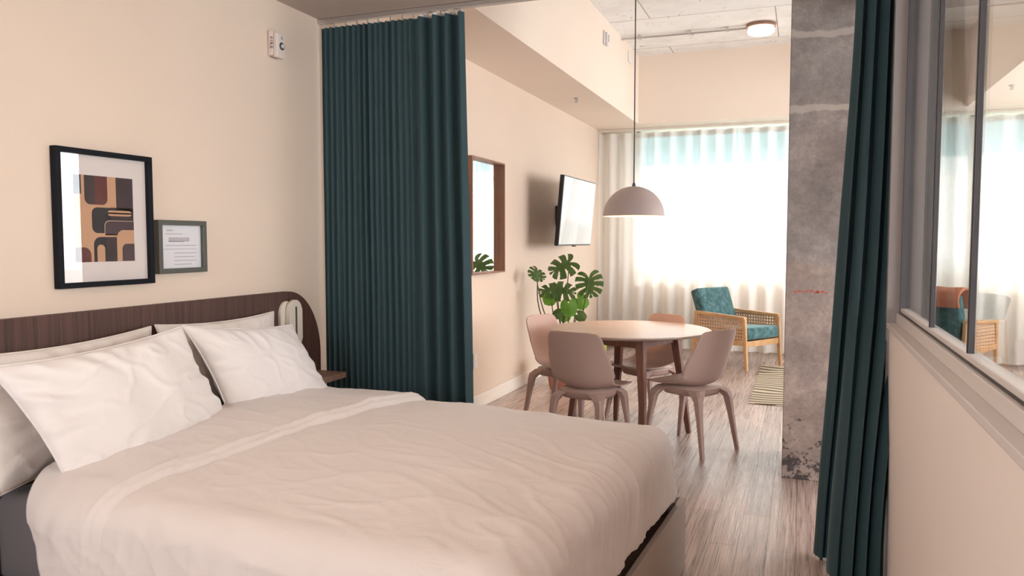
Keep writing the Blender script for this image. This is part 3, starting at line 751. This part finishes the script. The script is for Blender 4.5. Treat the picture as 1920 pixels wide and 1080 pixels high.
# ------------------------------------------------------------------ dining chairs
def chair_shell():
    """one moulded shell: seat flowing up into a curved back. local: faces +x, floor z=0"""
    # profile stations: (x, z, half width, side curl)
    st = [(.235, .446, .150, .000), (.225, .453, .190, .000), (.19, .456, .214, .004), (.13, .450, .222, .010), (.06, .444, .224, .018), (-.01, .441, .224, .030), (-.08, .442, .226, .046), (-.13, .450, .229, .066),
          (-.170, .470, .234, .086), (-.197, .505, .238, .094), (-.213, .55, .238, .090), (-.225, .60, .234, .080), (-.235, .65, .226, .066), (-.244, .70, .214, .052), (-.252, .75, .206, .040), (-.259, .79, .196, .032), (-.263, .812, .182, .026), (-.266, .826, .156, .020), (-.267, .834, .112, .014)]
    n = len(st)
    def cat(t):
        t *= n - 1; i = min(int(t), n - 2); f_ = t - i
        P = [st[max(0, i - 1)], st[i], st[i + 1], st[min(n - 1, i + 2)]]
        return [.5 * (2 * b + (c - a) * f_ + (2 * a - 5 * b + 4 * c - d) * f_ ** 2 + (3 * b - a - 3 * c + d) * f_ ** 3) for a, b, c, d in zip(*P)]
    bm = NB(); NS, NT = 24, 60; G = []
    for i in range(NT + 1):
        x, z, hw, cu = cat(i / NT)
        x2, z2, _, _ = cat(min(1, i / NT + .01)); x1, z1_, _, _ = cat(max(0, i / NT - .01))
        tx, tz = x2 - x1, z2 - z1_; L = math.hypot(tx, tz) or 1; nx, nz_ = -(-tz / L) * 1, (-tx / L)
        # surface normal towards the sitter
        nx, nz_ = (tz / L, -tx / L)
        if nz_ < 0 and nx < 0: nx, nz_ = -nx, -nz_
        row = []
        for j in range(NS + 1):
            s = 2 * j / NS - 1
            c_ = cu * (abs(s) ** 2.2)
            row.append(Vector((x + nx * c_, s * hw, z + nz_ * c_)))
        G.append(row)
    th = .007
    V1 = [[bm.verts.new(p) for p in r_] for r_ in G]
    for i in range(NT):
        for j in range(NS): bm.faces.new((V1[i][j], V1[i + 1][j], V1[i + 1][j + 1], V1[i][j + 1]))
    bmesh.ops.recalc_face_normals(bm, faces=bm.faces[:]); bm.normal_update()
    V2 = [[bm.verts.new(v.co - v.normal * th) for v in r_] for r_ in V1]
    for i in range(NT):
        for j in range(NS): bm.faces.new((V2[i][j], V2[i][j + 1], V2[i + 1][j + 1], V2[i + 1][j]))
    for i in range(NT):
        for j in (0, NS): bm.faces.new((V1[i][j], V1[i + 1][j], V2[i + 1][j], V2[i][j]))
    for j in range(NS):
        for i in (0, NT): bm.faces.new((V1[i][j], V1[i][j + 1], V2[i][j + 1], V2[i][j]))
    return bm
def leg_bm(sx, sy):
    top = Vector((.150 * sx - .01, .138 * sy, .430)); bot = Vector((.245 * sx - .01, .195 * sy, 0)); kn = Vector((.185 * sx - .01, .165 * sy, .36))
    bm = NB(); d = Vector((sx, sy, 0)).normalized()
    rings = []
    for p, a, b in ((top + Vector((-.035 * sx, -.03 * sy, 0)), .075, .062), (top.lerp(kn, .45), .048, .042), (kn, .033, .029), (kn.lerp(bot, .3), .024, .022), (bot, .0165, .015)):
        rings.append([bm.verts.new(p + Vector((x * a * .8, y * b * .8, 0))) for x, y in ((-1, -.7), (-.7, -1), (.7, -1), (1, -.7), (1, .7), (.7, 1), (-.7, 1), (-1, .7))])
    for A, B in zip(rings[:-1], rings[1:]):
        for j in range(8): bm.faces.new((A[j], A[(j + 1) % 8], B[(j + 1) % 8], B[j]))
    bm.faces.new(rings[0]); bm.faces.new(rings[-1][::-1])
    return bm
CG = 'moulded dining chairs round the table'
ch = thing('dining_chair', '', 'chair', group=CG)
obj('seat_shell', chair_shell(), 'chair_plastic', ch, smooth=True)
# under-frame: a shallow tray that follows the shell and flows into the legs
bm = NB(); outl = []
for i in range(40):
    t_ = 2 * math.pi * i / 40; c_, s_ = math.cos(t_), math.sin(t_)
    e = 2 / 3.2
    outl.append((math.copysign(abs(c_) ** e, c_) * .170 - .015, math.copysign(abs(s_) ** e, s_) * .158))
rg = []
for sc, z_ in ((1.06, .440), (1.04, .425), (1.0, .405), (.97, .385), (.82, .385), (.76, .41)):
    rg.append([bm.verts.new((x * sc, y * sc, z_)) for x, y in outl])
for A, B in zip(rg[:-1], rg[1:]):
    for j in range(40): bm.faces.new((A[j], A[(j + 1) % 40], B[(j + 1) % 40], B[j]))
bm.faces.new(rg[0]); bm.faces.new(rg[-1][::-1])
obj('under_frame', bm, 'chair_plastic', ch, smooth=True)
for sx in (1, -1):
    for sy in (1, -1):
        obj('leg', leg_bm(sx, sy), 'chair_plastic', ch, smooth=False)
def copy_tree(o, parent=None):
    c = o.copy(); COL.objects.link(c); c.parent = parent
    for x in [q for q in list(D.objects) if q.parent == o]: copy_tree(x, c)
    return c
spots = [(-.705, 5.345, 150.6, 'taupe moulded dining chair right of the table, its back turned to the column'),
         (-1.315, 5.00, 77, 'taupe moulded dining chair nearest the bed, back towards the viewer'),
         (-1.70, 5.69, -17, 'taupe moulded dining chair left of the table beside the plant pot'),
         (-1.13, 5.97, 234, 'taupe moulded dining chair at the far side of the table facing the bed')]
for i, (x, y, a, lb) in enumerate(spots):
    c = ch if i == 0 else copy_tree(ch)
    c.location = (x, y, 0); c.rotation_euler = (0, 0, R(a)); c['label'] = lb

# ------------------------------------------------------------------ pendant over the table
px, py, pz = -1.215, 5.88, 1.605
pend = t = thing('pendant_lamp', 'taupe dome pendant lamp hanging over the dining table', 'lamp', (px, py, pz))
R0 = .233
po = [(R0 * math.cos(R(a)), R0 * math.sin(R(a)) * .98) for a in range(0, 90, 5)] + [(.012, R0 * .98), (0, R0 * .98)]
shade = obj('lamp_shade', lathe(NB(), po, 72), 'pendant_paint', t, smooth=True)
pi_ = [(r_ * .985, z_ * .985 + .0005) for r_, z_ in po]
obj('shade_lining', lathe(NB(), [(R0, 0)] + pi_, 72), 'pendant_inner', shade, smooth=True)
obj('cord_grip', lathe(NB(), [(0, .226), (.013, .228), (.013, .240), (.006, .258), (0, .26)], 20), 'cord', t, smooth=True)
bm = NB(); tube(bm, [(0, 0, .25), (0, 0, 1.2), (0, 0, ZC - pz - .01)], .0048, 8); obj('cord', bm, 'cord', t, smooth=True)
obj('ceiling_rose', lathe(NB(), [(0, ZC - pz - .03), (.05, ZC - pz - .03), (.055, ZC - pz - .001), (0, ZC - pz - .001)], 32), 'pendant_paint', t)
obj('bulb', lathe(NB(), [(0, .085), (.03, .095), (.042, .13), (.03, .165), (.014, .19), (.014, .215), (0, .216)], 24), 'bulb', t, smooth=True)

# bedroom ceiling lamp added as warm fill, out of view overhead
t = thing('ceiling_lamp', 'round flush lamp on the bedroom ceiling over the foot of the bed', 'lamp', (-1.1, 1.9, ZB))
obj('base', lathe(NB(), [(0, -.001), (.22, -.001), (.22, -.03), (0, -.03)], 48), 'white_plastic', t)
obj('diffuser', lathe(NB(), [(.20, -.031), (.205, -.06), (.20, -.085), (.17, -.10), (0, -.105)], 48), 'lamp_diffuser', t, smooth=True)
bl = light('bedroom_lamp_light', 'AREA', (0, 0, -.112), (0, 0, 0), 2.6, (1, .72, .50), shape='DISK', size=.38); bl.parent = t
pl_ = light('pendant_light', 'POINT', (0, 0, .06), (0, 0, 0), 4.5, (1, .74, .50), shadow_soft_size=.04); pl_.parent = pend
# flush ceiling lamp and its conduit
lx, ly = -.46, 8.70
t = thing('ceiling_lamp', 'round flush lamp glowing on the concrete ceiling', 'lamp', (lx, ly, ZC))
obj('base', lathe(NB(), [(0, -.001), (.15, -.001), (.15, -.035), (0, -.035)], 48), 'shelf_wood', t, smooth=False)
obj('diffuser', lathe(NB(), [(.13, -.036), (.137, -.06), (.135, -.085), (.12, -.10), (0, -.103)], 48), 'lamp_diffuser', t, smooth=True)
bm = NB(); tube(bm, [(-1.945, ly - .02, ZC - .03), (lx - .145, ly, ZC - .03)], .011, 10)
for x in (-1.75, -1.2, -.8): bx(bm, x - .012, x + .012, ly - .035, ly + .03, ZC - .042, ZC - .001)
o = obj('conduit', bm, 'steel', None, world=True, loc=(-1.2, ly, ZC - .03)); tag(o, 'thin metal conduit running across the concrete ceiling to the round lamp', 'conduit')
# sprinklers
def sprinkler(x, y, label):
    z = 2.87; t = thing('sprinkler_head', label, 'sprinkler', (x, y, z), group='ceiling sprinklers')
    obj('escutcheon', lathe(NB(), [(0, -.001), (.03, -.001), (.026, -.008), (.010, -.012), (0, -.012)], 24), 'steel', t, smooth=True)
    bm = NB(); tube(bm, [(0, 0, -.01), (0, 0, -.045)], .006, 8); tube(bm, [(.011, 0, -.012), (.014, 0, -.03), (.004, 0, -.045)], .003, 6); tube(bm, [(-.011, 0, -.012), (-.014, 0, -.03), (-.004, 0, -.045)], .003, 6)
    obj('stem', bm, 'steel', t); obj('deflector', lathe(NB(), [(0, -.045), (.020, -.045), (.020, -.048), (0, -.048)], 20), 'steel', t)
sprinkler(-2.19, 7.70, 'small sprinkler head under the left soffit above the television')
sprinkler(1.80, 8.50, 'small sprinkler head under the right soffit seen through the partition glass')

# ------------------------------------------------------------------ armchairs
def armchair(label, loc, rz, throw=False):
    t = thing('armchair', label, 'armchair', loc, R(rz), group='oak and cane armchairs')
    for s in (1, -1):
        y = .315 * s; bm = NB()
        taper(bm, (.37, y, 0), (.325, y, .565), (.016, .016), (.027, .018), .004)      # front leg
        obj('front_leg', bm, 'oak', t)
        obj('rear_leg', taper(NB(), (-.37, y, 0), (-.315, y, .60), (.016, .016), (.026, .018), .004), 'oak', t)
        obj('armrest', taper(NB(), (-.335, y, .598), (.345, y, .570), (.018, .028), (.018, .028), .006, up=(0, 0, 1)), 'oak', t)
        obj('side_rail', taper(NB(), (-.335, y, .270), (.345, y, .305), (.030, .015), (.030, .015), .004, up=(0, 0, 1)), 'oak', t)
        bm = NB(); bx(bm, -.325, .325, y - .002, y + .002, .30, .57); obj('cane_panel', bm, 'cane', t)
    obj('front_rail', taper(NB(), (.335, -.30, .285), (.335, .30, .285), (.032, .013), (.032, .013), .004, up=(0, 0, 1)), 'oak', t)
    obj('rear_rail', taper(NB(), (-.31, -.30, .26), (-.31, .30, .26), (.026, .013), (.026, .013), .004, up=(0, 0, 1)), 'oak', t)
    obj('seat_deck', taper(NB(), (-.31, 0, .265), (.325, 0, .300), (.006, .295), (.006, .295), 0, up=(0, 0, 1)), 'oak', t)
    bm = NB(); bx(bm, -.27, .37, -.285, .285, -.06, .07, .03, 4); bm.transform(Matrix.Translation((0, 0, .372)) @ Matrix.Rotation(R(-3.5), 4, 'Y')); obj('seat_cushion', bm, 'teal_upholstery', t, smooth=True)
    bm = NB(); bx(bm, -.065, .065, -.285, .285, 0, .56, .03, 4); bm.transform(Matrix.Translation((-.20, 0, .33)) @ Matrix.Rotation(R(-20), 4, 'Y')); obj('back_cushion', bm, 'teal_upholstery', t, smooth=True)
    return t
a1 = armchair('oak armchair with cane sides and teal velvet cushions in front of the sheer curtains', (-.69, 9.16, 0), -32)
a2 = armchair('oak and cane armchair with an orange throw on its back, seen through the partition glass', (1.48, 9.30, 0), 55)
bm = NB()
def fthrow(u, v):
    y = -.33 + .66 * v; s = u * .62
    # over the top of the back cushion, front to rear
    if s < .24: p = (-.005 - .30 * 0 + .0, 0, .0); 
    sag = .014 * nz(v * 6, u * 4, 3)
    # path in the xz plane: up the front, across the top, down the rear
    pts = [(-.215, .72), (-.285, .89), (-.325, .925), (-.395, .925), (-.475, .885), (-.500, .83), (-.470, .76)]
    k_ = u * (len(pts) - 1); i_ = min(int(k_), len(pts) - 2); f_ = k_ - i_
    x = pts[i_][0] * (1 - f_) + pts[i_ + 1][0] * f_; z = pts[i_][1] * (1 - f_) + pts[i_ + 1][1] * f_
    return (x + sag, y, z + sag + .012 * nz(v * 3, 1, 5))
th_ = obj('throw_blanket', None or (lambda b: (grid(b, 24, 40, fthrow), b)[1])(NB()), 'throw_orange', None, smooth=True)
th_.location = a2.location; th_.rotation_euler = a2.rotation_euler
sd = th_.modifiers.new('thickness', 'SOLIDIFY'); sd.thickness = .022; sd.offset = 1
tag(th_, 'orange throw blanket folded over the back of the far armchair', 'blanket')

# rug
rx0, rx1, ry0, ry1 = -.41, .92, 6.95, 9.12
t = thing('rug', 'cream flatweave rug with dark zebra stripes and a fringe at the far end', 'rug', ((rx0 + rx1) / 2, (ry0 + ry1) / 2, 0))
obj('weave', box(rx0, rx1, ry0, ry1, .001, .010, .002), 'rug', t, world=True)
bm = NB(); n = 66
for i in range(n):
    x = rx0 + .012 + (rx1 - rx0 - .024) * i / (n - 1); dx = random.uniform(-.006, .006)
    tube(bm, [(x, ry1 - .004, .007), (x + dx, ry1 + .04, .006), (x + dx * 2, ry1 + .075, .004)], .0035, 5)
fr_ = obj('fringe', bm, 'fringe', t, world=True); fr_['kind'] = 'stuff'

# ------------------------------------------------------------------ potted plant
pc = Vector((-2.13, 7.08, 0))
pl = thing('potted_monstera', 'tall monstera plant in a pink pot between the television wall and the table', 'plant', tuple(pc))
pot = obj('pot', lathe(NB(), [(0, .004), (.125, .004), (.14, .02), (.168, .27), (.172, .30), (.16, .30), (.155, .27), (0, .265)], 48), 'pot', pl, smooth=True)
obj('soil', lathe(NB(), [(0, .272), (.153, .270)], 32), 'soil', pot)
def leaf(c, size, face, tip, material, slits=5, fold=.25, asp=.92):
    """c: leaf base (petiole end) in world; face: normal; tip: direction of the midrib"""
    face = Vector(face).normalized(); tip = Vector(tip); tip = (tip - face * tip.dot(face)).normalized(); side = tip.cross(face)
    bm = NB(); nt = 40
    def P(sd, s, q):
        """s 0 (base lobe, swept back) .. 1 (tip); q 0 midrib .. 1 margin: ribs fan out from the midrib"""
        mid = .70 * max(0, (s - .12) / .88) ** 1.15
        phi = R(158) * (1 - s) ** .85 if s < 1 else 0
        ln = (.36 + .24 * max(0, math.sin(math.pi * min(1, s * 1.15))) ** .8) * (1 - .45 * sm(.75, 1, s)) * asp
        w = ln * q; bend = R(-16) * q * q * (1 - s)
        x = mid + w * math.cos(phi + bend); y = w * math.sin(phi + bend)
        droop = -fold * (y ** 1.5 if y > 0 else 0) - .20 * max(0, x) ** 2
        return Vector(c) + (tip * x + side * (sd * y) + face * droop) * size
    for sd in (1, -1):
        n = 72; mq = 12; G = []
        for i in range(n + 1):
            s = i / n
            G.append([bm.verts.new(P(sd, s, j / mq)) for j in range(mq + 1)])
        for i in range(n):
            s = (i + .5) / n
            slit = -1
            if slits and .10 < s < .92:
                ph = (s - .10) / .82 * slits; fr2 = ph - math.floor(ph)
                slit = fr2
            for j in range(mq):
                qq = (j + .5) / mq
                if slit >= 0 and qq > .30 and slit > 1 - (.10 + .24 * qq): continue
                q = (G[i][j], G[i + 1][j], G[i + 1][j + 1], G[i][j + 1])
                bm.faces.new(q if sd == 1 else q[::-1])
    bmesh.ops.delete(bm, geom=[v for v in bm.verts if not v.link_faces], context='VERTS')
    bmesh.ops.remove_doubles(bm, verts=bm.verts, dist=.0005)
    return obj('leaf', bm, material, pl, smooth=True, world=True, raw=True)
def stem(p, lean=(0, 0, 0), r=.006):
    p = Vector(p); b = pc + Vector((random.uniform(-.05, .05), random.uniform(-.05, .05), .27)); mid = b.lerp(p, .55) + Vector(lean)
    pts = [b.lerp(mid, i / 5) for i in range(5)] + [mid.lerp(p, i / 6) for i in range(7)]
    # smooth
    for _ in range(3): pts = [pts[0]] + [(pts[i - 1] + pts[i] * 2 + pts[i + 1]) / 4 for i in range(1, len(pts) - 1)] + [pts[-1]]
    obj('petiole', tube(NB(), pts, [r * (1.3 - .6 * i / (len(pts) - 1)) for i in range(len(pts))], 8), 'stem', pl, smooth=True, world=True)
toC = Vector((2.13, -7.0, .45)).normalized()
rt = Vector((.936, .352, 0)); up = Vector((0, 0, 1))
def at(x, y, Y):   # a point of the plant from the photo's pixel position at depth Y (real 3-D place beside the pot)
    f_, p_, w_ = 1448., R(3.517), R(20.59)
    fw = Vector((-math.sin(w_) * math.cos(p_), math.cos(w_) * math.cos(p_), -math.sin(p_))); r_ = Vector((math.cos(w_), math.sin(w_), 0)); u_ = r_.cross(fw)
    d = fw * f_ + r_ * (x - 960) - u_ * (y - 540); return Vector((0, 0, 1.42)) + d * (Y / d.y)
L = [  # base px, depth, size, face, tip dir (right, up, toward viewer), material, slits
    ((1068, 492), 7.00, .25, toC * .75 + up * .55 - rt * .1, -rt * .85 - up * .35 + toC * .2, 'leaf_dark', 4, (.0, 0, .05)),
    ((1104, 521), 7.10, .215, toC + up * .05, -up + rt * .12, 'leaf_dark', 5, (.05, 0, -.02)),
    ((1008, 508), 6.95, .15, toC * .5 + up * .5 + rt * .5, -rt * .5 - up * .6 + toC * .3, 'leaf_dark', 4, (-.10, 0, .05)),
    ((1004, 512), 7.10, .13, toC * .8 + up * .6, rt * .7 - up * .7, 'leaf_dark', 4, (-.06, 0, .05)),
    ((1041, 541), 6.92, .19, toC * .7 + up * .8, -rt * .9 - up * .25, 'leaf_dark', 4, (-.02, 0, 0)),
    ((1044, 543), 7.02, .22, toC * .8 + up * .6, rt * .95 - up * .2, 'leaf_dark', 4, (0, 0, 0)),
    ((1032, 551), 7.05, .135, toC + up * .2, -up - rt * .15, 'leaf_bright', 0, (-.02, 0, 0)),
    ((1066, 569), 6.98, .15, toC + up * .15, -up + rt * .1, 'leaf_bright', 0, (0, 0, 0)),
    ((1083, 560), 7.10, .14, toC + up * .1 - rt * .2, -up * .7 + rt * .7, 'leaf_bright', 0, (0, 0, 0)),
    ((1050, 586), 6.90, .09, toC + up * .3, -rt * .8 - up * .5, 'leaf_dark', 0, (0, 0, 0)),
    ((1084, 590), 7.02, .10, toC + up * .3, rt * .8 - up * .5, 'leaf_dark', 0, (0, 0, 0)),
    ((1058, 584), 7.12, .12, toC + up * .2, -up + rt * .1, 'leaf_bright', 0, (0, 0, 0)),
    ((1118, 640), 7.00, .16, toC + up * .2, -up + rt * .3, 'leaf_lime', 0, (.1, 0, .02)),
]
for (p_, Yd, sz, fc, tp, mt_, sl, ln) in L:
    b = at(*p_, Yd); leaf(b, sz, fc, tp, mt_, sl, asp=1.05 if sl == 5 else .9); stem(b, ln)
